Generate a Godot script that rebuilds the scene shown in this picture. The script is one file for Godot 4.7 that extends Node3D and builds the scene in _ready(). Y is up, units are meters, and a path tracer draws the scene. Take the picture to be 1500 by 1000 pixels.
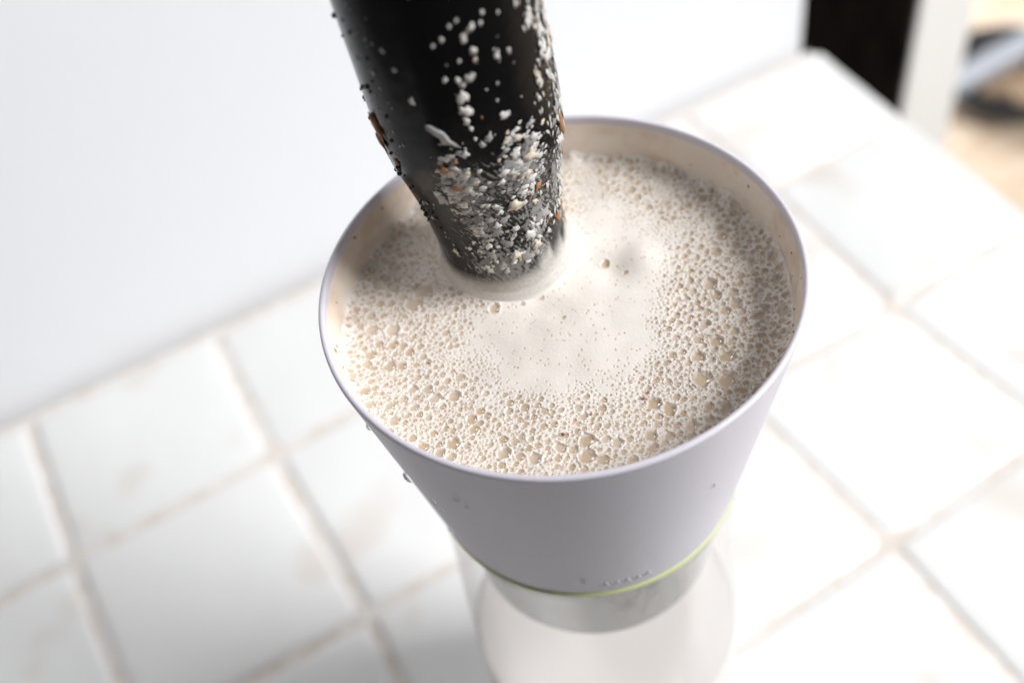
extends Node3D
# Lengths below are decimetres unless said otherwise; U turns them into metres.
const U := 0.1
const CUP := Vector3(1.6729, 0.0, 2.9805)      # where the jar stands on the counter
const FOAM_Y := 2.43
const E1 := Vector3(0.8615, 0.0, 0.5078)       # two directions across the foam
const E2 := Vector3(0.5078, 0.0, -0.8615)
const TUBE_AT := Vector3(1.6585, 2.43, 2.7613)
const TUBE_UP := Vector3(-0.0684, 0.9976, 0.0076)
const TUBE_FRONT := Vector3(-0.3289, -0.0298, 0.9439)

var rng := RandomNumberGenerator.new()
var noise_a := FastNoiseLite.new()
var noise_b := FastNoiseLite.new()
var used := {}

# ---------------------------------------------------------------- helpers

func numbered(called: String) -> String:
	var n: int = used.get(called, 0)
	used[called] = n + 1
	return called if n == 0 else "%s_%03d" % [called, n]


func tag(o: Node3D, label: String, category := "", group := "", kind := "") -> void:
	o.set_meta("label", label)
	if category: o.set_meta("category", category)
	if group: o.set_meta("group", group)
	if kind: o.set_meta("kind", kind)


func thing(called: String, label: String, category: String, at := Vector3.ZERO) -> Node3D:
	var o := Node3D.new()
	o.name = numbered(called)
	add_child(o)
	o.position = at * U
	tag(o, label, category)
	return o


func part(parent: Node3D, called: String, m: Mesh, mat: Material, t := Transform3D()) -> MeshInstance3D:
	var o := MeshInstance3D.new()
	var key := str(parent.get_instance_id()) + called
	var n: int = used.get(key, 0)
	used[key] = n + 1
	o.name = called if n == 0 else "%s_%03d" % [called, n]
	o.mesh = m
	o.material_override = mat
	o.transform = t
	parent.add_child(o, true)
	return o


func mat(c: Color, rough := 0.5, metal := 0.0) -> StandardMaterial3D:   # c is linear
	var m := StandardMaterial3D.new()
	m.albedo_color = c.linear_to_srgb()
	m.roughness = rough
	m.metallic = metal
	return m


func noise_map(freq: float, octaves: int, sd: int, lo := Color.BLACK, hi := Color.WHITE, a := 0.0, b := 1.0, size := 512) -> NoiseTexture2D:
	var n := FastNoiseLite.new()
	n.noise_type = FastNoiseLite.TYPE_SIMPLEX_SMOOTH
	n.frequency = freq
	n.fractal_octaves = octaves
	n.seed = sd
	var t := NoiseTexture2D.new()
	t.width = size
	t.height = size
	t.seamless = true
	t.noise = n
	var g := Gradient.new()
	g.set_color(0, lo); g.set_color(1, hi)
	g.set_offset(0, a); g.set_offset(1, b)
	t.color_ramp = g
	return t


func box(size: Vector3, at: Vector3, bevel := 0.02) -> ArrayMesh:        # a box with chamfered edges
	var st := SurfaceTool.new()
	st.begin(Mesh.PRIMITIVE_TRIANGLES)
	var h := size / 2.0
	for axis in 3:
		for s in [-1.0, 1.0]:
			var i := (axis + 1) % 3
			var j := (axis + 2) % 3
			var q := []
			for c in [[-1, -1], [1, -1], [1, 1], [-1, 1]]:
				var v := Vector3.ZERO
				v[axis] = s * h[axis]
				v[i] = c[0] * (h[i] - bevel)
				v[j] = c[1] * (h[j] - bevel)
				q.append(v)
			quad(st, q, at)
			for e in 4:                                                  # chamfers, each drawn once
				var a: Vector3 = q[e]
				var b: Vector3 = q[(e + 1) % 4]
				var side := j if e % 2 == 0 else i
				if side < axis: continue
				var sg := signf(a[side])
				var a2 := a
				var b2 := b
				a2[side] = sg * h[side]; b2[side] = sg * h[side]
				a2[axis] = s * (h[axis] - bevel); b2[axis] = s * (h[axis] - bevel)
				quad(st, [a, b, b2, a2], at)
	for sx in [-1.0, 1.0]:
		for sy in [-1.0, 1.0]:
			for sz in [-1.0, 1.0]:
				var k := Vector3(sx, sy, sz)
				var a := k * Vector3(h.x, h.y - bevel, h.z - bevel)
				var b := k * Vector3(h.x - bevel, h.y, h.z - bevel)
				var c := k * Vector3(h.x - bevel, h.y - bevel, h.z)
				tri(st, a, b, c, at)
	st.generate_normals()
	return st.commit()


func tri(st: SurfaceTool, a: Vector3, b: Vector3, c: Vector3, at: Vector3) -> void:
	var out := (a + b + c) / 3.0
	var order := [a, b, c] if (c - a).cross(b - a).dot(out) > 0.0 else [a, c, b]
	for v in order:
		st.set_smooth_group(-1)
		st.add_vertex((v + at) * U)


func quad(st: SurfaceTool, q: Array, at: Vector3) -> void:
	tri(st, q[0], q[1], q[2], at)
	tri(st, q[0], q[2], q[3], at)


# A lathed sheet: profile points (radius, height); the outside lies to the right when one walks along the profile upwards.
func lathe(profile: PackedVector2Array, seg := 96, wobble := 0.0) -> ArrayMesh:
	var st := SurfaceTool.new()
	st.begin(Mesh.PRIMITIVE_TRIANGLES)
	st.set_smooth_group(0)
	var n := profile.size()
	var along := 0.0
	var vs := [0.0]
	for k in range(1, n):
		along += profile[k].distance_to(profile[k - 1])
		vs.append(along)
	for k in n:
		for s in seg + 1:
			var a := TAU * s / seg
			var r := profile[k].x * (1.0 + wobble * sin(a * 3.0 + profile[k].y * 7.0))
			st.set_uv(Vector2(float(s) / seg, vs[k]))
			var t := profile[mini(k + 1, n - 1)] - profile[maxi(k - 1, 0)]
			var nn := Vector2(t.y, -t.x).normalized()
			st.set_normal(Vector3(nn.x * sin(a), nn.y, nn.x * cos(a)))
			st.add_vertex(Vector3(r * sin(a), profile[k].y, r * cos(a)) * U)
	for k in n - 1:
		for s in seg:
			var p := k * (seg + 1) + s
			var q := p + seg + 1
			st.add_index(p); st.add_index(q); st.add_index(p + 1)
			st.add_index(p + 1); st.add_index(q); st.add_index(q + 1)
	return st.commit()


func arc(c: Vector2, r: float, from: float, to: float, n: int) -> PackedVector2Array:
	var o := PackedVector2Array()
	for k in n + 1:
		var a := deg_to_rad(lerpf(from, to, float(k) / n))
		o.append(c + Vector2(cos(a), sin(a)) * r)
	return o


# A small lumpy solid for crumbs: a sphere pushed in and out.
func lump(sd: int, rough: float, flat := 1.0, seg := 8, rings := 5) -> ArrayMesh:
	var n := FastNoiseLite.new()
	n.seed = sd
	n.frequency = 0.9
	var s := SphereMesh.new()
	s.radial_segments = seg
	s.rings = rings
	s.radius = 1.0
	s.height = 2.0
	var arr := s.get_mesh_arrays()
	var v: PackedVector3Array = arr[Mesh.ARRAY_VERTEX]
	for i in v.size():
		var p := v[i]
		v[i] = p * (1.0 + rough * n.get_noise_3d(p.x, p.y, p.z) * 1.6) * Vector3(1, 1, flat)
	var st := SurfaceTool.new()
	st.begin(Mesh.PRIMITIVE_TRIANGLES)
	var idx: PackedInt32Array = arr[Mesh.ARRAY_INDEX]
	for i in idx:
		st.set_smooth_group(0)
		st.add_vertex(v[i])
	st.index()
	st.generate_normals()
	return st.commit()


# ---------------------------------------------------------------- the scene

func _ready() -> void:
	rng.seed = 20
	noise_a.seed = 5; noise_a.frequency = 1.0; noise_a.fractal_octaves = 3
	noise_b.seed = 9; noise_b.frequency = 1.0; noise_b.fractal_octaves = 2
	var cam := Camera3D.new()
	cam.name = "camera"
	add_child(cam)
	cam.transform = Transform3D(Basis(Vector3(0.854634, -0.125879, 0.503741), Vector3(0.459619, 0.634751, -0.621161), Vector3(-0.241559, 0.762394, 0.600336)), Vector3(0.937787, 4.296467, 4.466444) * U)
	cam.fov = 34.0933
	cam.near = 0.02
	cam.far = 20.0
	var lens := CameraAttributesPhysical.new()
	lens.frustum_focal_length = 39.1
	lens.frustum_focus_distance = 0.232
	lens.frustum_near = 0.02
	lens.frustum_far = 20.0
	lens.exposure_aperture = 7.0
	cam.attributes = lens
	cam.current = true

	var we := WorldEnvironment.new()
	we.name = "environment"
	var env := Environment.new()
	env.background_mode = Environment.BG_COLOR
	env.background_color = Color(0.135, 0.135, 0.137).linear_to_srgb()       # the dim rest of the room
	env.tonemap_mode = Environment.TONE_MAPPER_LINEAR
	env.tonemap_exposure = 1.0
	env.sdfgi_enabled = true
	env.ssao_enabled = true
	env.ssil_enabled = true
	we.environment = env
	add_child(we)
	build_window(6.9)

	build_room()
	build_counter()
	build_floor_bowl()
	build_jar()
	build_cup()
	build_foam()
	build_blender()


func build_window(energy: float) -> void:
	var w := thing("roof_window", "bright sloping roof window beyond the counter end, outside the picture", "window", Vector3(15.5, 14.8, 13.5))
	var face := Transform3D().looking_at(Vector3(-13.8, -12.4, -10.5), Vector3.UP).basis     # its pane looks down on the counter
	var glow := mat(Color(0.9, 0.9, 0.9), 0.3)
	glow.emission_enabled = true
	glow.emission = Color(1, 1, 1)
	glow.emission_energy_multiplier = 1.5
	var here := Transform3D(face, Vector3.ZERO)
	part(w, "pane", box(Vector3(10, 12, 0.1), Vector3(0, 0, 0.1)), glow, here)
	var white := mat(Color(0.75, 0.75, 0.74), 0.5)
	for s in [-1.0, 1.0]:
		part(w, "frame_rail", box(Vector3(11.4, 0.7, 0.5), Vector3(0, s * 6.36, 0.1)), white, here)
		part(w, "frame_stile", box(Vector3(0.7, 12, 0.5), Vector3(s * 5.36, 0, 0.1)), white, here)
	var l := AreaLight3D.new()
	l.name = "window_light"
	l.area_size = Vector2(1.0, 1.2)
	l.light_color = Color(0.985, 0.99, 1.0)
	l.light_energy = energy
	l.area_range = 20.0
	l.area_attenuation = 2.0
	l.shadow_enabled = true
	add_child(l)
	l.transform = Transform3D(face, Vector3(15.5, 14.8, 13.5) * U)
	# an added, unseen light panel framed like a door, to brighten the far floor
	var d := thing("added_floor_light", "added bright framed panel that lights the far floor, outside the picture", "light_panel", Vector3(15, -8.8, -13.5))
	part(d, "pane", box(Vector3(12, 14, 0.1), Vector3(0, 7.5, -0.1)), glow)
	for s in [-1.0, 1.0]:
		part(d, "frame_stile", box(Vector3(0.7, 15.4, 0.5), Vector3(s * 6.36, 7.5, -0.1)), white)
		part(d, "frame_rail", box(Vector3(12, 0.7, 0.5), Vector3(0, 7.5 + s * 7.36, -0.1)), white)
	var e := AreaLight3D.new()  # lamp of the added panel, put in to lift the far floor
	e.name = "floor_fill_light"
	e.area_size = Vector2(1.2, 1.4)
	e.light_color = Color(0.985, 0.99, 1.0)
	e.light_energy = 2.3
	e.area_range = 20.0
	e.area_attenuation = 2.0
	e.shadow_enabled = true
	add_child(e)
	e.look_at_from_position(Vector3(15, -1.3, -13.4) * U, Vector3(15, -1.3, 0) * U, Vector3.UP)


func build_room() -> void:
	var paint := mat(Color(0.83, 0.835, 0.85), 0.6)
	paint.heightmap_enabled = true
	paint.heightmap_texture = noise_map(0.02, 3, 3)
	paint.heightmap_scale = 0.008
	paint.uv1_triplanar = true
	paint.uv1_scale = Vector3.ONE * 4.0
	var wall := MeshInstance3D.new()
	wall.name = "wall"
	wall.mesh = box(Vector3(12.0, 21.0, 0.9), Vector3(-6.0, 1.5, -0.45), 0.05)
	wall.material_override = paint
	wall.transform = Transform3D(Basis(Vector3.UP, -0.036), Vector3(4.985, 0, 0.125) * U)
	add_child(wall)
	tag(wall, "smooth white wall behind the tiled counter", "wall", "", "structure")

	var wood := mat(Color(0.76, 0.62, 0.48), 0.5)
	wood.albedo_texture = noise_map(0.012, 4, 8, Color(0.93, 0.91, 0.88), Color(1, 1, 1), 0.3, 0.7)
	wood.uv1_triplanar = true
	wood.uv1_scale = Vector3(1.2, 1, 5)
	var floor_ := MeshInstance3D.new()
	floor_.name = "floor"
	floor_.mesh = box(Vector3(34, 0.4, 40), Vector3(23, -9.2, -6))
	floor_.material_override = wood
	add_child(floor_)
	tag(floor_, "pale beige floor far below the counter end", "floor", "", "structure")

	var cab := thing("cabinet", "white cabinet with a dark brown side standing beyond the far end of the counter", "cabinet", Vector3(6.7, -9, -0.6))
	var dark := mat(Color(0.014, 0.009, 0.007), 0.7)
	dark.metallic_specular = 0.25
	dark.albedo_texture = noise_map(0.02, 3, 11, Color(0.6, 0.55, 0.5), Color(1.5, 1.4, 1.3), 0.3, 0.7)
	dark.uv1_triplanar = true
	dark.uv1_scale = Vector3(8, 1, 8)
	var d := part(cab, "side_panel", box(Vector3(0.07, 8.5, 5.0), Vector3(0.035, 4.25, -2.5), 0.01), dark)
	d.set_meta("label", "dark brown side panel")
	part(cab, "carcass", box(Vector3(0.63, 8.5, 5.02), Vector3(0.388, 4.25, -2.505), 0.02), mat(Color(0.9, 0.89, 0.86), 0.4))


func node_at(i: int, j: int) -> Vector2:
	var seen := {Vector2i(0, 1): Vector2(-0.02, 0.987), Vector2i(1, 1): Vector2(0.999, 0.992), Vector2i(1, 2): Vector2(1.023, 2.025), Vector2i(4, 2): Vector2(3.944, 2.022), Vector2i(3, 3): Vector2(3.033, 2.994), Vector2i(4, 3): Vector2(3.996, 2.974), Vector2i(1, 0): Vector2(1.029, 0.0)}
	var p: Vector2 = seen.get(Vector2i(i, j), Vector2(i, j))
	if j == 0: p.y = -0.02 + 0.036 * p.x
	if i == 5: p.x = 5.0 - 0.058 * j
	return p


func build_counter() -> void:
	var c := thing("counter", "white tiled kitchen counter with beige grout lines under the glass jar", "counter")
	var grout := mat(Color(0.77, 0.735, 0.695), 0.9)
	grout.albedo_texture = noise_map(0.02, 4, 21, Color(0.95, 0.925, 0.90), Color(1.04, 1.04, 1.04), 0.2, 0.8)
	grout.uv1_triplanar = true
	grout.uv1_scale = Vector3.ONE * 6.0
	grout.heightmap_enabled = true
	grout.heightmap_texture = noise_map(0.08, 3, 22)
	grout.heightmap_scale = 0.04
	var st := SurfaceTool.new()
	st.begin(Mesh.PRIMITIVE_TRIANGLES)
	var top := [Vector3(-2, -0.013, -0.07), Vector3(4.97, -0.013, 0.18), Vector3(4.74, -0.013, 3.98), Vector3(-2, -0.013, 3.98)]
	var mid := Vector3(1, -0.2, 3)
	var low := []
	for p in top: low.append(p - Vector3(0, 0.4, 0))
	var shift := func(q: Array) -> Array: return q.map(func(v): return v - mid)
	quad(st, shift.call(top), mid)
	quad(st, shift.call(low), mid)
	for k in 4:
		quad(st, shift.call([top[k], top[(k + 1) % 4], low[(k + 1) % 4], low[k]]), mid)
	st.generate_normals()
	part(c, "grout_bed", st.commit(), grout)

	var glazes := []
	for k in 3:
		var g := mat(Color(0.82, 0.815, 0.80) * [1.0, 0.97, 1.02][k], 0.16)
		g.albedo_texture = noise_map(0.006, 3, 30 + k, Color(0.965, 0.945, 0.92), Color(1, 1, 1), 0.1, 0.3)
		g.uv1_triplanar = true
		g.uv1_world_triplanar = true
		g.uv1_scale = Vector3.ONE * (3.0 + k * 0.7)
		g.uv1_offset = Vector3(k * 0.37, 0, k * 0.61)
		g.heightmap_enabled = true
		g.heightmap_texture = noise_map(0.01, 2, 40 + k)
		g.heightmap_scale = 0.05
		glazes.append(g)
	for i in range(-2, 5):
		for j in range(0, 4):
			var q := []
			for o in [[0, 0], [1, 0], [1, 1], [0, 1]]:
				var p := node_at(i + o[0], j + o[1])
				var inset := 0.025 + rng.randf_range(-0.004, 0.004)
				p += Vector2(1 - 2 * o[0], 1 - 2 * o[1]) * inset
				if j + o[1] == 0: p.y += 0.045
				if i + o[0] == 5: p.x += 0.04
				q.append(p)
			part(c, "tile", tile_mesh(q), glazes[rng.randi() % 3])
	for j in range(0, 4):                                                # the tiles that face the edge of the counter
		var a := node_at(5, j)
		var b := node_at(5, j + 1)
		var m := (a + b) / 2.0
		part(c, "edge_tile", box(Vector3(0.09, 0.42, a.distance_to(b) - 0.06), Vector3.ZERO, 0.025), glazes[j % 3], Transform3D(Basis(Vector3.UP, -0.058), Vector3(m.x - 0.035, -0.26, m.y) * U))


func tile_mesh(q: Array) -> ArrayMesh:
	var cuts := [0.0, 0.0, 0.008, 0.022, 0.05, 0.3, 0.5, 0.7, 0.95, 0.978, 0.992, 1.0, 1.0]
	var n := cuts.size()
	var st := SurfaceTool.new()
	st.begin(Mesh.PRIMITIVE_TRIANGLES)
	st.set_smooth_group(0)
	var tilt := Vector2(rng.randf_range(-0.006, 0.006), rng.randf_range(-0.006, 0.006))
	var lift := rng.randf_range(-0.003, 0.003)
	var bow := rng.randf_range(0.0, 0.004)
	for b in n:
		for a in n:
			var u: float = cuts[a]
			var v: float = cuts[b]
			var eu := minf(u, 1.0 - u)
			var ev := minf(v, 1.0 - v)
			var e := 0.05 - Vector2(maxf(0.05 - eu, 0), maxf(0.05 - ev, 0)).length()
			var drop := 0.0
			var k := clampf(1.0 - e / 0.05, 0.0, 1.0)
			drop = 0.016 * (1.0 - sqrt(maxf(0.0, 1.0 - k * k * 0.98)))
			var uu := u
			var vv := v
			if e < 0.0:                                                    # round the corners off
				uu = u + (0.5 - u) * -e * 0.35
				vv = v + (0.5 - v) * -e * 0.35
			var p: Vector2 = q[0].lerp(q[1], uu).lerp(q[3].lerp(q[2], uu), vv)
			var y := lift - drop + tilt.x * (u - 0.5) + tilt.y * (v - 0.5) + bow * (1 - pow(2 * u - 1, 2)) * (1 - pow(2 * v - 1, 2))
			if a == 0 or b == 0 or a == n - 1 or b == n - 1: y = -0.06
			st.add_vertex(Vector3(p.x, y, p.y) * U)
	for b in n - 1:
		for a in n - 1:
			var p := b * n + a
			for k in [p, p + 1, p + n, p + 1, p + n + 1, p + n]: st.add_index(k)
	st.generate_normals()
	return st.commit()


func build_floor_bowl() -> void:
	var at := Vector3(15.25, -9, -5.7)
	var b := thing("bowl", "black round bowl lying on the beige floor beyond the counter end", "bowl", at)
	var rubber := mat(Color(0.02, 0.022, 0.025), 0.5)
	var pr := PackedVector2Array([Vector2(0.0, 0.0), Vector2(0.85, 0.0), Vector2(1.05, 0.12), Vector2(1.25, 0.42)])
	pr.append_array(arc(Vector2(1.2, 0.44), 0.06, 0, 180, 8))
	pr.append_array(PackedVector2Array([Vector2(0.98, 0.2), Vector2(0.8, 0.1), Vector2(0.0, 0.08)]))
	part(b, "shell", lathe(pr, 64), rubber)
	var straw := mat(Color(0.5, 0.36, 0.24), 0.8)
	for k in 9:
		var a := k * 2.39996
		var r := 0.2 * sqrt(k)
		part(b, "lump", lump(50 + k, 0.4), straw, Transform3D(Basis.from_euler(Vector3(k, k * 2.0, 0)).scaled(Vector3(0.2, 0.13, 0.2) * U), Vector3(r * cos(a), 0.18, r * sin(a)) * U))
	# a cloth lying across the bowl: an arched strip with thickness
	var cl := thing("cloth", "pale blue-grey folded cloth lying across the black bowl", "cloth", at)
	var st := SurfaceTool.new()
	st.begin(Mesh.PRIMITIVE_TRIANGLES)
	var n := 24
	for side in 2:
		for k in n + 1:
			for j in 7:
				var t := lerpf(-1.45, 1.45, float(k) / n)
				var wv := lerpf(-0.24, 0.24, j / 6.0)
				var y := 0.53 + 0.04 * sin(wv * 18.0) - 0.5 * pow(maxf(0.0, absf(t) - 1.1) / 0.35, 1.5) * 0.9
				st.set_smooth_group(side)
				st.add_vertex(Vector3(t, y - side * 0.05, wv) * U)
	var w := (n + 1) * 7
	for k in n:
		for j in 6:
			var p := k * 7 + j
			for i in [p, p + 1, p + 7, p + 1, p + 8, p + 7]: st.add_index(i)
			for i in [p, p + 7, p + 1, p + 1, p + 7, p + 8]: st.add_index(i + w)
		for e in [0, 6]:
			var p := k * 7 + int(e)
			for i in ([p, p + 7, p + w, p + 7, p + 7 + w, p + w] if e == 0 else [p, p + w, p + 7, p + 7, p + w, p + 7 + w]): st.add_index(i)
	st.generate_normals()
	part(cl, "folded_strip", st.commit(), mat(Color(0.42, 0.44, 0.48), 0.8), Transform3D(Basis(Vector3.UP, 0.02), Vector3(0, 0, -0.3) * U))


func build_jar() -> void:
	var j := thing("glass_jar", "clear glass jar standing on the white tiles under the lavender cup", "jar", CUP)
	var glass := StandardMaterial3D.new()
	glass.transparency = BaseMaterial3D.TRANSPARENCY_ALPHA
	glass.albedo_color = Color(0.97, 0.97, 0.96, 0.05)
	glass.roughness = 0.18
	var pr := PackedVector2Array([Vector2(0.0, 0.01), Vector2(0.38, 0.01)])
	pr.append_array(arc(Vector2(0.39, 0.05), 0.035, -90, 0, 6))
	pr.append_array(PackedVector2Array([Vector2(0.425, 0.4), Vector2(0.424, 0.9), Vector2(0.415, 1.3), Vector2(0.402, 1.6)]))
	pr.append_array(arc(Vector2(0.385, 1.79), 0.015, 0, 180, 8))
	pr.append_array(PackedVector2Array([Vector2(0.369, 1.77), Vector2(0.369, 1.72)]))
	part(j, "glass_wall", lathe(pr, 96), glass)
	var milk := thing("milk", "pale milk inside the clear glass jar", "milk", CUP)
	var mp := PackedVector2Array([Vector2(0.0, 0.03), Vector2(0.38, 0.03), Vector2(0.408, 0.07), Vector2(0.415, 0.3), Vector2(0.419, 0.6), Vector2(0.419, 0.95), Vector2(0.413, 0.943), Vector2(0.3, 0.94), Vector2(0.0, 0.94)])
	part(milk, "liquid", lathe(mp, 96), milk_look())


func milk_look() -> StandardMaterial3D:
	return mat(Color(0.80, 0.745, 0.70), 0.35)


func build_cup() -> void:
	var c := thing("funnel_cup", "lavender plastic funnel cup full of foam, on top of the glass jar", "cup", CUP + Vector3(0, 1.47, 0))
	var low := Vector3(0, -1.47, 0) * U
	var here := Transform3D(Basis(), low)
	var plastic := mat(Color(0.66, 0.63, 0.685), 0.38)
	plastic.heightmap_enabled = true
	plastic.heightmap_texture = noise_map(0.05, 3, 61)
	plastic.heightmap_scale = 0.0018
	plastic.uv1_triplanar = true
	plastic.uv1_scale = Vector3.ONE * 20.0
	var pr := PackedVector2Array([Vector2(0.36, 1.832), Vector2(0.39, 1.832), Vector2(0.3995, 1.838), Vector2(0.4045, 1.848), Vector2(0.46, 2.155), Vector2(0.530, 2.537)])
	pr.append_array(arc(Vector2(0.5228, 2.5405), 0.0072, 0, 180, 10))
	pr.append_array(PackedVector2Array([Vector2(0.515, 2.527)]))
	part(c, "shell", lathe(pr, 192), plastic, here)
	var film := mat(Color(0.84, 0.745, 0.645), 0.4)
	film.albedo_texture = noise_map(0.012, 5, 63, Color(0.88, 0.83, 0.79), Color(1.05, 1.05, 1.05), 0.25, 0.6)
	film.heightmap_enabled = true
	film.heightmap_texture = noise_map(0.035, 4, 62)
	film.heightmap_scale = 0.03
	film.uv1_triplanar = true
	film.uv1_scale = Vector3.ONE * 9.0
	part(c, "inner_wall", lathe(PackedVector2Array([Vector2(0.515, 2.527), Vector2(0.479, 2.33), Vector2(0.444, 2.14), Vector2(0.36, 1.832)]), 192), film, here).set_meta("label", "inside of the cup coated with a beige milk film")
	var ring := PackedVector2Array()
	for p in arc(Vector2(0.3985, 1.8275), 0.0068, -180, 180, 14): ring.append(p)
	part(c, "gasket", lathe(ring, 128), mat(Color(0.56, 0.60, 0.30), 0.4), here).set_meta("label", "thin yellow-green gasket ring")
	var steel := mat(Color(0.42, 0.41, 0.40), 0.2, 0.95)
	steel.heightmap_enabled = true
	steel.heightmap_texture = noise_map(0.02, 3, 64)
	steel.heightmap_scale = 0.05
	steel.uv1_triplanar = true
	steel.uv1_scale = Vector3(14, 3, 14)
	var col := PackedVector2Array([Vector2(0.0, 1.47), Vector2(0.318, 1.47)])
	col.append_array(arc(Vector2(0.325, 1.485), 0.015, -80, 0, 5))
	col.append_array(PackedVector2Array([Vector2(0.362, 1.72), Vector2(0.366, 1.81)]))
	part(c, "collar", lathe(col, 96), steel, here).set_meta("label", "grey metal collar below the gasket inside the jar mouth")

	# worn raised marks along the lower edge; they cannot be read
	var mark := lump(71, 0.25)
	var h := 0.0
	for k in 15:
		var a := deg_to_rad(4.0 + k * 1.2)
		h = 1.897 + (0.004 if k % 4 == 1 else 0.0)
		var r := 0.4045 + (h - 1.848) * 0.1827
		var n := cup_normal(a)
		var side := Vector3.UP.cross(n).normalized()
		var b := Basis(side, n.cross(side).normalized() * -1.0, n).orthonormalized() * Basis(Vector3.BACK, 0.3 * sin(k * 2.1))
		part(c, "raised_mark", mark, plastic, Transform3D(b.scaled_local(Vector3(0.002, 0.009 + 0.004 * (k % 3), 0.0018) * U), (cup_point(a, r, h) + Vector3(0, -1.47, 0)) * U))
	# water drops on the outside
	var water := StandardMaterial3D.new()
	water.transparency = BaseMaterial3D.TRANSPARENCY_ALPHA
	water.refraction_enabled = true
	water.refraction_scale = 0.033
	water.albedo_color = Color(1, 1, 1, 0.0)
	water.roughness = 0.02
	var drop := SphereMesh.new()
	drop.radial_segments = 16; drop.rings = 8; drop.radius = 1.0; drop.height = 2.0
	for d in [[-58, 2.40, 0.008], [-52, 2.235, 0.014], [-42.4, 2.214, 0.007], [-41, 2.18, 0.006], [-49, 1.972, 0.009], [-28.8, 2.36, 0.010], [-27, 2.33, 0.006], [-1.5, 1.935, 0.009], [37.6, 2.25, 0.005], [10, 2.05, 0.003], [-20, 2.1, 0.003], [-31, 1.99, 0.003], [22, 1.99, 0.003]]:
		var a := deg_to_rad(d[0])
		var r: float = 0.4045 + (d[1] - 1.848) * 0.1827
		var n := cup_normal(a)
		var side := Vector3.UP.cross(n).normalized()
		var b := Basis(side, n.cross(side).normalized(), n)
		part(c, "water_drop", drop, water, Transform3D(b.scaled_local(Vector3(1, 1.15, 0.65) * d[2] * U), (cup_point(a, r + d[2] * 0.08, d[1]) + Vector3(0, -1.47, 0)) * U))
	# crumbs and smears on the inner wall
	var skin := mat(Color(0.36, 0.24, 0.16), 0.6)
	for d in [[62, 2.5, 0.004], [70, 2.49, 0.0035], [74, 2.47, 0.005], [80, 2.46, 0.004], [55, 2.47, 0.003], [95, 2.495, 0.003], [103, 2.48, 0.004], [120, 2.505, 0.004], [140, 2.47, 0.003], [-75, 2.5, 0.006], [-78, 2.485, 0.004], [-72, 2.47, 0.004], [-92, 2.49, 0.004], [-112, 2.52, 0.006], [-125, 2.51, 0.004], [84, 2.52, 0.003], [90, 2.47, 0.0035], [43, 2.48, 0.004]]:
		var a := deg_to_rad(d[0])
		var r: float = 0.515 - (2.525 - d[1]) * 0.183
		part(c, "crumb", mark, skin, Transform3D(Basis.from_euler(Vector3(d[0], d[1] * 9.0, 0)).scaled_local(Vector3(1.0, 1.5, 0.5) * d[2] * 0.75 * U), (cup_point(a, r, d[1]) + Vector3(0, -1.47, 0)) * U))


func cup_normal(a: float) -> Vector3:
	return ((E1 * sin(a) - E2 * cos(a)) * 0.984 + Vector3(0, -0.18, 0)).normalized()


func cup_point(a: float, r: float, h: float) -> Vector3:      # angle 0 faces the front, 90 degrees the right
	return (E1 * sin(a) - E2 * cos(a)) * r + Vector3(0, h, 0)


# ---------------------------------------------------------------- foam

func smooth_zone(a: float, b: float) -> float:
	var s := exp(-pow((a + 0.01) / 0.20, 2) - pow((b + 0.10) / 0.155, 2)) + 0.9 * exp(-pow((a - 0.10) / 0.13, 2) - pow((b - 0.13) / 0.2, 2))
	s += 0.35 * noise_a.get_noise_2d(a * 6.0, b * 6.0)
	return clampf(s * 1.15, 0.0, 1.0)


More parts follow.
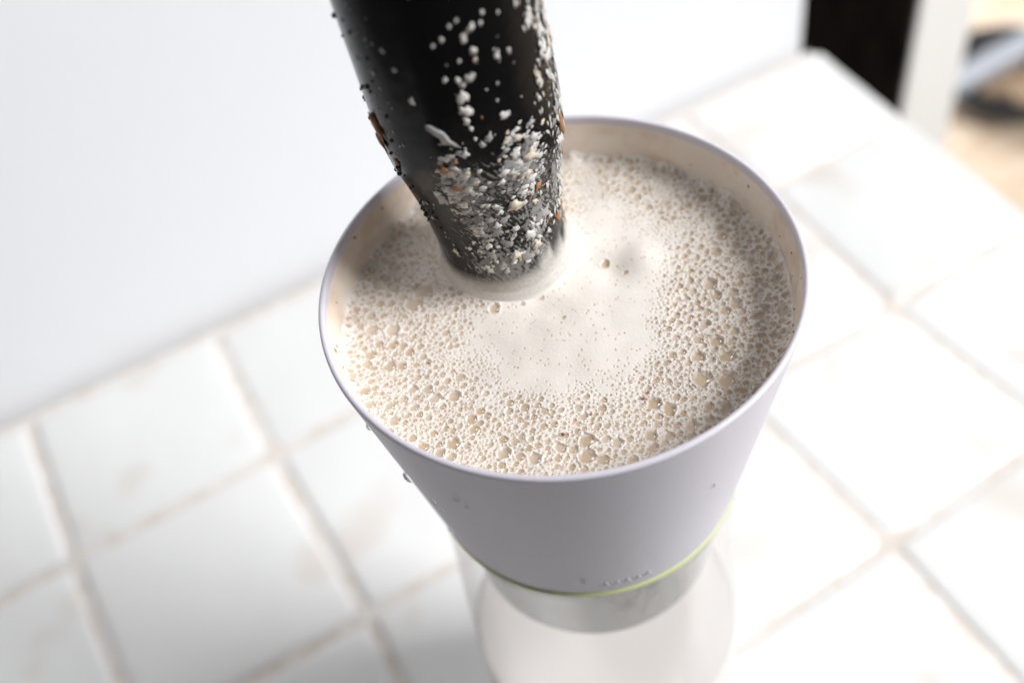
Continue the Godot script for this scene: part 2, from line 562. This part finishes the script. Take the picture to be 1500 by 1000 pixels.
func build_foam() -> void:
	var f := thing("milk_foam", "frothy pale beige milk foam filling the lavender cup", "foam", CUP + Vector3(0, FOAM_Y, 0))
	# 1. where the bubbles are: positions (a, b) on the foam with radii, big ones first
	var bubbles := []                                                     # [a, b, radius, tint]
	var cell := 0.03
	var grid := {}
	var tube_c := Vector2(-0.124, 0.182)
	var fits := func(a: float, b: float, r: float, over: float) -> bool:
		var ci := int(floor(a / cell))
		var cj := int(floor(b / cell))
		for di in range(-2, 3):
			for dj in range(-2, 3):
				var key := Vector2i(ci + di, cj + dj)
				if grid.has(key):
					for o in grid[key]:
						var dx: float = o[0] - a
						var dy: float = o[1] - b
						var rr: float = (o[2] + r) * over
						if dx * dx + dy * dy < rr * rr: return false
		return true
	var put := func(a: float, b: float, r: float) -> void:
		var it := [a, b, r, rng.randf()]
		bubbles.append(it)
		var key := Vector2i(int(floor(a / cell)), int(floor(b / cell)))
		if not grid.has(key): grid[key] = []
		grid[key].append(it)
	for e in [[-0.154, 0.007, 0.013], [-0.323, 0.089, 0.027], [-0.345, 0.049, 0.022], [-0.388, -0.024, 0.019], [-0.388, -0.127, 0.016], [-0.36, -0.13, 0.012], [0.334, -0.235, 0.023], [0.283, -0.23, 0.022], [0.341, -0.176, 0.019], [0.281, -0.17, 0.015], [0.325, -0.13, 0.016], [0.036, -0.402, 0.019], [-0.018, -0.376, 0.013], [-0.132, -0.379, 0.016], [0.21, -0.30, 0.016], [0.25, -0.345, 0.015], [0.1, -0.375, 0.013], [-0.07, -0.40, 0.015], [0.33, 0.035, 0.018], [0.34, 0.0, 0.014], [0.1, 0.125, 0.012], [0.145, 0.09, 0.007], [-0.05, 0.03, 0.008], [-0.09, 0.015, 0.006], [0.0, -0.03, 0.006], [-0.2, -0.29, 0.013], [-0.3, -0.2, 0.013]]:
		put.call(e[0], e[1], e[2])
	for level in [[0.0165, 900], [0.013, 1500], [0.010, 2000], [0.0078, 2400], [0.006, 3600], [0.0046, 7000], [0.0034, 16000], [0.0025, 34000]]:
		for k in level[1]:
			var ang := rng.randf() * TAU
			var rad := sqrt(rng.randf()) * 0.496
			var a := rad * cos(ang)
			var b := rad * sin(ang)
			var r: float = level[0] * rng.randf_range(0.85, 1.15)
			if rad + r * 0.25 > 0.4965 or Vector2(a, b).distance_to(tube_c) < 0.165: continue
			var s := smooth_zone(a, b)
			var big := 0.0118 + 0.013 * noise_b.get_noise_2d(a * 7.0, b * 7.0)
			if a > 0.2 and b < 0.05: big += 0.003
			if b > 0.2: big -= 0.003
			var most := lerpf(maxf(big, 0.0045), 0.003, smoothstep(0.03, 0.6, s))
			if r > most: continue
			var keep := lerpf(1.0, 0.03, smoothstep(0.04, 0.75, s))
			if r > 0.009: keep *= 0.35
			if rng.randf() > keep: continue
			if fits.call(a, b, r, 1.0 if s < 0.3 else 1.15): put.call(a, b, r)

	# 2. the surface: a fine sheet whose cells sink under each bubble
	var n := 800
	var half := 0.502
	var step := 2.0 * half / (n - 1)
	var h := PackedFloat32Array(); h.resize(n * n)
	var film := PackedFloat32Array(); film.resize(n * n)
	var base_h := PackedFloat32Array(); base_h.resize(n * n)
	var fine := FastNoiseLite.new()
	fine.seed = 4; fine.frequency = 1.0; fine.fractal_octaves = 2
	for j in n:
		var b := -half + j * step
		for i in n:
			var a := -half + i * step
			var rad := sqrt(a * a + b * b)
			if rad > half + step * 2: continue
			var y := 0.0045 * noise_b.get_noise_2d(a * 5.0, b * 5.0) + 0.00022 * fine.get_noise_2d(a * 90.0, b * 90.0)
			y += (0.012 + 0.012 * noise_a.get_noise_2d(a * 12.0, b * 12.0)) * exp((rad - 0.494) / 0.015)
			var td := maxf(0.0, Vector2(a, b).distance_to(tube_c) - 0.135)
			y += (0.03 + 0.01 * noise_b.get_noise_2d(a * 6.0, b * 6.0)) * exp(-td / 0.03)
			y += 0.014 * exp(-(pow(a - 0.185, 2) + pow(b - 0.13, 2)) / 0.0022) - 0.007 * exp(-(pow(a - 0.118, 2) + pow(b - 0.10, 2)) / 0.0016)
			base_h[j * n + i] = y
	for it in bubbles:
		var a: float = it[0]
		var b: float = it[1]
		var r: float = it[2]
		var depth := r * ((0.32 + 0.22 * smoothstep(0.12, 0.3, a)) if r > 0.004 else 0.45)
		if r > 0.018: depth *= 0.8
		var reach := r * 1.25
		for j in range(maxi(0, int((b - reach + half) / step)), mini(n - 1, int((b + reach + half) / step) + 1) + 1):
			for i in range(maxi(0, int((a - reach + half) / step)), mini(n - 1, int((a + reach + half) / step) + 1) + 1):
				var dx := -half + i * step - a
				var dy := -half + j * step - b
				var q := sqrt(dx * dx + dy * dy) / r * (1.0 + 0.3 * noise_b.get_noise_2d((a + dx) * 55.0, (b + dy) * 55.0))
				if q >= 1.25: continue
				var k := j * n + i
				if q < 1.0:
					h[k] = minf(h[k], -depth * sqrt(1.0 - q * q * q))
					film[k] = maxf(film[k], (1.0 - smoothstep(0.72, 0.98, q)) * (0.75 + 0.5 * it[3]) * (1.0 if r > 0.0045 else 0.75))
				elif h[k] >= 0.0:
					h[k] = maxf(h[k], r * 0.10 * (1.0 - pow((q - 1.1) / 0.15, 2)))
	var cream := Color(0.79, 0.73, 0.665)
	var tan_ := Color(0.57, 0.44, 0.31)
	var vert := PackedVector3Array()
	var norm := PackedVector3Array()
	var cols := PackedColorArray()
	var at := PackedInt32Array(); at.resize(n * n); at.fill(-1)
	for j in range(1, n - 1):
		for i in range(1, n - 1):
			var a := -half + i * step
			var b := -half + j * step
			if a * a + b * b > half * half: continue
			var k := j * n + i
			at[k] = vert.size()
			var gx := (h[k + 1] + base_h[k + 1] - h[k - 1] - base_h[k - 1]) / (2.0 * step)
			var gy := (h[k + n] + base_h[k + n] - h[k - n] - base_h[k - n]) / (2.0 * step)
			vert.append((E1 * a + E2 * b + Vector3(0, h[k] + base_h[k], 0)) * U)
			norm.append((Vector3.UP - E1 * gx - E2 * gy).normalized())
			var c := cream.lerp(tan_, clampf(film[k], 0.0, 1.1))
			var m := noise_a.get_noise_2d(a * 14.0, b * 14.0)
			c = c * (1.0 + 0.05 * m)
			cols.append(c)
	var idx := PackedInt32Array()
	for j in range(1, n - 2):
		for i in range(1, n - 2):
			var p := at[j * n + i]
			var q := at[j * n + i + 1]
			var r := at[(j + 1) * n + i]
			var s := at[(j + 1) * n + i + 1]
			if p < 0 or q < 0 or r < 0 or s < 0: continue
			idx.append_array(PackedInt32Array([p, r, q, q, r, s]))
	var arr := []
	arr.resize(Mesh.ARRAY_MAX)
	arr[Mesh.ARRAY_VERTEX] = vert
	arr[Mesh.ARRAY_NORMAL] = norm
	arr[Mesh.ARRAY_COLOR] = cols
	arr[Mesh.ARRAY_INDEX] = idx
	var sheet := ArrayMesh.new()
	sheet.add_surface_from_arrays(Mesh.PRIMITIVE_TRIANGLES, arr)
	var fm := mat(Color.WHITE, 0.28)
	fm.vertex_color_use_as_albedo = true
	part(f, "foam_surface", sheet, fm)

	# 3. the thin domes of the bubbles
	var skin := StandardMaterial3D.new()
	skin.transparency = BaseMaterial3D.TRANSPARENCY_ALPHA
	skin.albedo_color = Color(1, 0.98, 0.95, 0.03)
	skin.roughness = 0.05
	var dome := dome_mesh()
	bubbles.sort_custom(func(p, q): return p[2] > q[2])
	var rest := []
	var made := 0
	for it in bubbles:
		if it[2] < 0.0036: break
		if smooth_zone(it[0], it[1]) > 0.75 and it[2] > 0.01: continue
		var gi := clampi(int((it[0] + half) / step), 0, n - 1)
		var gj := clampi(int((it[1] + half) / step), 0, n - 1)
		var t := Transform3D(Basis().scaled(Vector3(it[2], it[2] * (0.8 + 0.4 * it[3]), it[2]) * U), (E1 * it[0] + E2 * it[1] + Vector3(0, base_h[gj * n + gi] - it[2] * 0.08, 0)) * U)
		if made < 300:
			part(f, "bubble", dome, skin, t)
			made += 1
		else:
			rest.append(t)
	var mm := MultiMesh.new()
	mm.transform_format = MultiMesh.TRANSFORM_3D
	mm.mesh = dome
	mm.instance_count = rest.size()
	for k in rest.size(): mm.set_instance_transform(k, rest[k])
	var mi := MultiMeshInstance3D.new()
	mi.name = "small_bubbles"
	mi.multimesh = mm
	mi.material_override = skin
	mi.set_meta("kind", "stuff")
	f.add_child(mi)
	print("bubbles ", bubbles.size(), " small ", rest.size(), " verts ", vert.size())
	# 4. brown crumbs afloat
	var brown := mat(Color(0.35, 0.14, 0.04), 0.6)
	var bit := lump(77, 0.4)
	for d in [[-0.01, -0.345, 0.004], [0.05, -0.30, 0.003], [0.16, -0.27, 0.004], [0.17, -0.255, 0.003], [-0.3, -0.13, 0.0035], [0.02, 0.03, 0.003], [0.38, 0.06, 0.003], [0.0, -0.1, 0.003], [-0.22, -0.25, 0.0025], [0.24, -0.07, 0.0025]]:
		part(f, "crumb", bit, brown, Transform3D(Basis.from_euler(Vector3(d[0] * 40.0, d[1] * 30.0, 0)).scaled_local(Vector3(1, 0.6, 0.8) * d[2] * U), (E1 * d[0] + E2 * d[1] + Vector3(0, 0.001, 0)) * U))


func dome_mesh() -> ArrayMesh:
	var pr := PackedVector2Array()
	for k in 6:
		var t := deg_to_rad(lerpf(0.0, 90.0, k / 5.0))
		pr.append(Vector2(cos(t), sin(t) * 0.5) / U)
	return lathe(pr, 14)


# ---------------------------------------------------------------- the stick blender

func tube_r(s: float) -> float:
	var ss := [-0.5, -0.2, 0.0, 0.1, 0.2, 0.28, 0.34, 0.39, 0.44, 0.5, 0.6, 0.8, 1.7]
	var rr := [0.21, 0.15, 0.139, 0.145, 0.153, 0.163, 0.174, 0.185, 0.1905, 0.192, 0.191, 0.189, 0.186]
	for k in range(1, ss.size()):
		if s <= ss[k]:
			var t: float = (s - ss[k - 1]) / (ss[k] - ss[k - 1])
			return lerpf(rr[k - 1], rr[k], t)
	return 0.186


func paste(phi: float, s: float, cx: float, cy: float, wx: float, wy: float) -> float:
	return exp(-pow((phi - cx) / wx, 2) - pow((s - cy) / wy, 2))


func build_blender() -> void:
	var b := thing("hand_blender", "black stick blender shaft spattered with white nut pulp, standing in the foam", "hand blender", TUBE_AT)
	var side := TUBE_UP.cross(TUBE_FRONT).normalized()
	var turn := Basis(side, TUBE_UP.normalized(), side.cross(TUBE_UP).normalized())
	var pr := PackedVector2Array()
	var s := -0.3
	while s <= 1.65:
		pr.append(Vector2(tube_r(s), s))
		s += 0.025
	# the dried smears on the shaft, in (angle, height)
	var w := 1024
	var hh := 512
	var img := Image.create(w, hh, false, Image.FORMAT_RGB8)
	img.fill(Color(0.004, 0.004, 0.0042).linear_to_srgb())
	var streak := FastNoiseLite.new()
	streak.seed = 12; streak.frequency = 1.0; streak.fractal_octaves = 4
	for y in hh:
		var sv := y / float(hh) * 1.0 - 0.1
		for x in range(w / 4, w * 3 / 4 + 20):
			var phi := x / float(w) * 360.0 - 180.0
			var d := 0.85 * paste(phi, sv, -16, 0.40, 15, 0.07) + 0.85 * paste(phi, sv, 22, 0.41, 18, 0.07) + 0.62 * paste(phi, sv, -12, 0.27, 22, 0.07) + 0.7 * paste(phi, sv, 30, 0.24, 14, 0.09) + 0.75 * paste(phi, sv, 62, 0.28, 14, 0.10) + 0.8 * paste(phi, sv, -5, 0.12, 32, 0.06) + 0.3 * paste(phi, sv, 64, 0.6, 14, 0.3)
			if d < 0.12: continue
			var v := 0.5 + 0.9 * streak.get_noise_2d(phi * 0.16 - sv * 10.0, sv * 60.0 + phi * 0.22)
			var k := smoothstep(0.52, 0.72, d * 0.75 + v * 0.55)
			if k > 0.0:
				var fleck := 0.5 + 0.7 * streak.get_noise_2d(phi * 0.9, sv * 170.0)
				var g := Color(0.34, 0.325, 0.30).lerp(Color(0.10, 0.10, 0.10), clampf(fleck, 0, 1))
				img.set_pixel(x, hh - 1 - y, Color(0.004, 0.004, 0.0042).lerp(g, k).linear_to_srgb())
	var black := mat(Color.WHITE, 0.2)
	black.metallic_specular = 0.28
	black.albedo_texture = ImageTexture.create_from_image(img)
	black.heightmap_enabled = true
	black.heightmap_texture = noise_map(0.03, 3, 81)
	black.heightmap_scale = 0.004
	var shaft := lathe(pr, 128)
	var arr := shaft.surface_get_arrays(0)
	var uv: PackedVector2Array = arr[Mesh.ARRAY_TEX_UV]
	var vv: PackedVector3Array = arr[Mesh.ARRAY_VERTEX]
	for i in uv.size():
		uv[i] = Vector2(fposmod(uv[i].x + 0.5, 1.0) if uv[i].x < 1.0 else 0.5, 1.0 - clampf(vv[i].y / U + 0.1, 0.0, 1.0))
	# the seam lies at the back of the shaft
	arr[Mesh.ARRAY_TEX_UV] = uv
	var turned := ArrayMesh.new()
	turned.add_surface_from_arrays(Mesh.PRIMITIVE_TRIANGLES, arr)
	black.texture_repeat = true
	part(b, "shaft", turned, black, Transform3D(turn * Basis(Vector3.UP, 0.0), Vector3.ZERO))

	# pulp: lumps of ground nut, [centre angle, spread, low, high, count, size, stretch along the shaft, stretch around]
	var shapes := []
	for k in 8: shapes.append(lump(90 + k, 1.0, 0.36, 9, 6))
	var pale := [mat(Color(0.68, 0.66, 0.62), 0.28), mat(Color(0.60, 0.57, 0.53), 0.28), mat(Color(0.66, 0.57, 0.44), 0.3), mat(Color(0.38, 0.37, 0.36), 0.3), mat(Color(0.36, 0.17, 0.07), 0.55)]
	var bits := []                                                       # [size, transform, material]
	var zones := [
		[66.0, 11.0, 0.36, 1.0, 300, 0.0040, 1.9, 0.9], [50.0, 8.0, 0.42, 1.0, 56, 0.0038, 1.9, 0.8],
		[8.0, 28.0, 0.5, 1.0, 50, 0.0027, 1.3, 1.0], [3.0, 8.0, 0.52, 0.72, 16, 0.0032, 1.3, 1.0],
		[-19.0, 9.0, 0.35, 0.49, 480, 0.0028, 1.0, 1.6], [24.0, 12.0, 0.35, 0.50, 540, 0.0029, 1.0, 1.6],
		[-15.0, 14.0, 0.18, 0.36, 130, 0.0032, 1.0, 1.3], [30.0, 9.0, 0.14, 0.36, 150, 0.0028, 1.4, 1.0],
		[66.0, 10.0, 0.16, 0.36, 80, 0.0035, 1.7, 0.9], [0.0, 40.0, 0.1, 0.24, 60, 0.0032, 1.2, 1.0], [15.0, 30.0, 0.1, 0.17, 14, 0.0036, 0.8, 1.3], [-55.0, 14.0, 0.15, 0.9, 70, 0.0022, 1.0, 1.0]]
	for z in zones:
		for k in z[4]:
			var phi: float = z[0] + rng.randfn(0.0, 1.0) * z[1] * 0.6
			var at_s := rng.randf_range(z[2], z[3])
			if z[2] < 0.4 and z[4] > 100:
				at_s = clampf((z[2] + z[3]) / 2.0 + rng.randfn(0.0, 0.4) * (z[3] - z[2]) * 0.75, 0.07, 1.0)
			if z[4] > 100 and noise_b.get_noise_2d(phi * 0.09, at_s * 26.0) < (-0.02 if z[0] < 50.0 else -0.2): continue
			var size: float = z[5] * minf(exp(rng.randfn(0.0, 0.5)), 2.1)
			var roll := rng.randf()
			var m := 0 if roll < 0.33 else 1 if roll < 0.58 else 2 if roll < 0.66 else 3 if roll < 0.985 else 4
			if z[0] == -55.0: m = 3
			bits.append([size, fleck_at(turn, phi, at_s, size, z[6], z[7]), m])
	for d in [[-17.9, 0.552, 0.013, 2.2, 0.8, 3], [12.7, 0.319, 0.0135, 1.0, 1.0, 2], [63.0, 0.43, 0.013, 1.7, 0.7, 4], [58.0, 0.63, 0.012, 1.1, 1.0, 0], [60.0, 0.60, 0.011, 1.0, 1.0, 0], [56, 0.62, 0.009, 1.4, 1.0, 0], [-1.5, 0.64, 0.010, 1.1, 1.0, 0], [-2.0, 0.605, 0.009, 1.5, 1.0, 1], [-69.0, 0.525, 0.012, 2.2, 1.2, 4], [-72.0, 0.485, 0.012, 1.6, 1.0, 4], [-60, 0.45, 0.007, 1.0, 1.0, 4], [28, 0.44, 0.011, 1.0, 1.3, 2], [10, 0.43, 0.010, 1.2, 1.0, 0], [25, 0.155, 0.010, 1.0, 1.0, 2], [6, 0.15, 0.010, 0.8, 1.3, 2], [20, 0.2, 0.011, 1.2, 1.0, 0], [-24, 0.47, 0.008, 1.0, 1.0, 4], [-20, 0.42, 0.008, 1.0, 1.3, 4], [33, 0.33, 0.008, 0.8, 1.4, 4], [55, 0.17, 0.010, 1.1, 1.0, 4]]:
		bits.append([d[2], fleck_at(turn, d[0], d[1], d[2], d[3], d[4]), d[5]])
	var paste_mat := [mat(Color(0.26, 0.25, 0.24), 0.2), mat(Color(0.15, 0.145, 0.14), 0.18), mat(Color(0.38, 0.365, 0.34), 0.22)]
	for k in 100:                                                        # thin wet smears under the crumbs
		var z: Array = [[-18.0, 9.0, 0.36, 0.48], [24.0, 11.0, 0.36, 0.48], [-10.0, 18.0, 0.12, 0.34], [32.0, 8.0, 0.12, 0.34], [66.0, 9.0, 0.12, 0.5]][k % 5]
		var size := rng.randf_range(0.004, 0.0105)
		var t := fleck_at(turn, z[0] + rng.randfn(0.0, 0.8) * z[1], rng.randf_range(z[2], z[3]), size * 0.3, rng.randf_range(0.7, 1.5), rng.randf_range(0.9, 1.5))
		t.basis = t.basis.scaled_local(Vector3(3.3, 3.3, 1.7))
		part(b, "pulp_smear", shapes[k % 8], paste_mat[k % 3], t)
	bits.sort_custom(func(p, q): return p[0] > q[0])
	for k in mini(300, bits.size()):
		part(b, "pulp_crumb", shapes[k % 8], pale[bits[k][2]], bits[k][1])
	var mm := MultiMesh.new()
	mm.transform_format = MultiMesh.TRANSFORM_3D
	mm.use_colors = true
	mm.mesh = shapes[2]
	mm.instance_count = bits.size() - 300
	for k in range(300, bits.size()):
		mm.set_instance_transform(k - 300, bits[k][1])
		mm.set_instance_color(k - 300, pale[bits[k][2]].albedo_color.srgb_to_linear())
	var mi := MultiMeshInstance3D.new()
	mi.name = "fine_pulp"
	mi.multimesh = mm
	var fm := mat(Color.WHITE, 0.5)
	fm.vertex_color_use_as_albedo = true
	mi.material_override = fm
	mi.set_meta("kind", "stuff")
	b.add_child(mi)
	# the thin, ragged skin of foam that climbs the foot of the shaft
	var fp := PackedVector2Array()
	for k in 13:
		var t := k / 12.0
		fp.append(Vector2(tube_r(0.15 * t) + 0.002 + 0.032 * pow(1.0 - t, 3.0), 0.15 * t - 0.004))
	var veil := Image.create(512, 96, false, Image.FORMAT_RGBA8)
	for y in 96:
		var t := y / 95.0
		for x in 512:
			var g := TAU * x / 512.0
			var q := Vector2(cos(g), sin(g)) * 1.3
			var side_on := exp(-pow((rad_to_deg(g) - 75.0) / 45.0, 2))
			var top := 0.5 + 0.3 * side_on + 0.4 * noise_a.get_noise_2d(q.x, q.y) + 0.25 * noise_b.get_noise_2d(q.x * 3.0, q.y * 3.0)
			var pore := 0.5 + 0.5 * noise_a.get_noise_3d(q.x * 13.0, q.y * 13.0, t * 20.0)
			var al := smoothstep(top + 0.15, top - 0.35, t) * (0.3 + 0.5 * pore + 0.25 * side_on)
			al = maxf(al, (0.62 + 0.25 * side_on + 0.3 * (pore - 0.5)) * smoothstep(0.72, 0.38, t))
			al = maxf(al, smoothstep(0.3, 0.1, t))
			veil.set_pixel(x, y, Color(1, 1, 1, clampf(al, 0.0, 1.0)))
	var skim := mat(Color(0.73, 0.69, 0.64), 0.35)
	skim.albedo_texture = ImageTexture.create_from_image(veil)
	skim.transparency = BaseMaterial3D.TRANSPARENCY_ALPHA
	var fl := lathe(fp, 128)
	var fa := fl.surface_get_arrays(0)
	var fu: PackedVector2Array = fa[Mesh.ARRAY_TEX_UV]
	for i in fu.size(): fu[i].y = 0.01 + 0.98 * float(i / 129) / 12.0
	fa[Mesh.ARRAY_TEX_UV] = fu
	var fmesh := ArrayMesh.new()
	fmesh.add_surface_from_arrays(Mesh.PRIMITIVE_TRIANGLES, fa)
	part(b, "foam_skin", fmesh, skim, Transform3D(turn, Vector3.ZERO))
	# beads of water along the left side
	var bead := SphereMesh.new()
	bead.radial_segments = 10; bead.rings = 5; bead.radius = 1.0; bead.height = 2.0
	var wet := mat(Color(0.02, 0.018, 0.016), 0.08)
	for k in 52:
		var phi := rng.randf_range(-92.0, -50.0)
		var at_s := rng.randf_range(0.2, 0.98)
		var size := rng.randf_range(0.0022, 0.0055)
		var t := fleck_at(turn, phi, at_s, size, 1.1, 1.0)
		part(b, "wet_bead", bead, wet, t)


func fleck_at(turn: Basis, phi: float, s: float, size: float, up: float, across: float) -> Transform3D:
	var a := deg_to_rad(phi)
	var n := Vector3(sin(a), 0, cos(a))
	var side := Vector3.UP.cross(n).normalized()
	var b := Basis(side, Vector3.UP, n) * Basis(Vector3.BACK, rng.randfn(0.15, 0.35))
	b = b.scaled_local(Vector3(across, up, 1.0) * size * U)
	return Transform3D(turn * b, turn * ((n * (tube_r(s) + size * 0.25) + Vector3(0, s, 0)) * U))
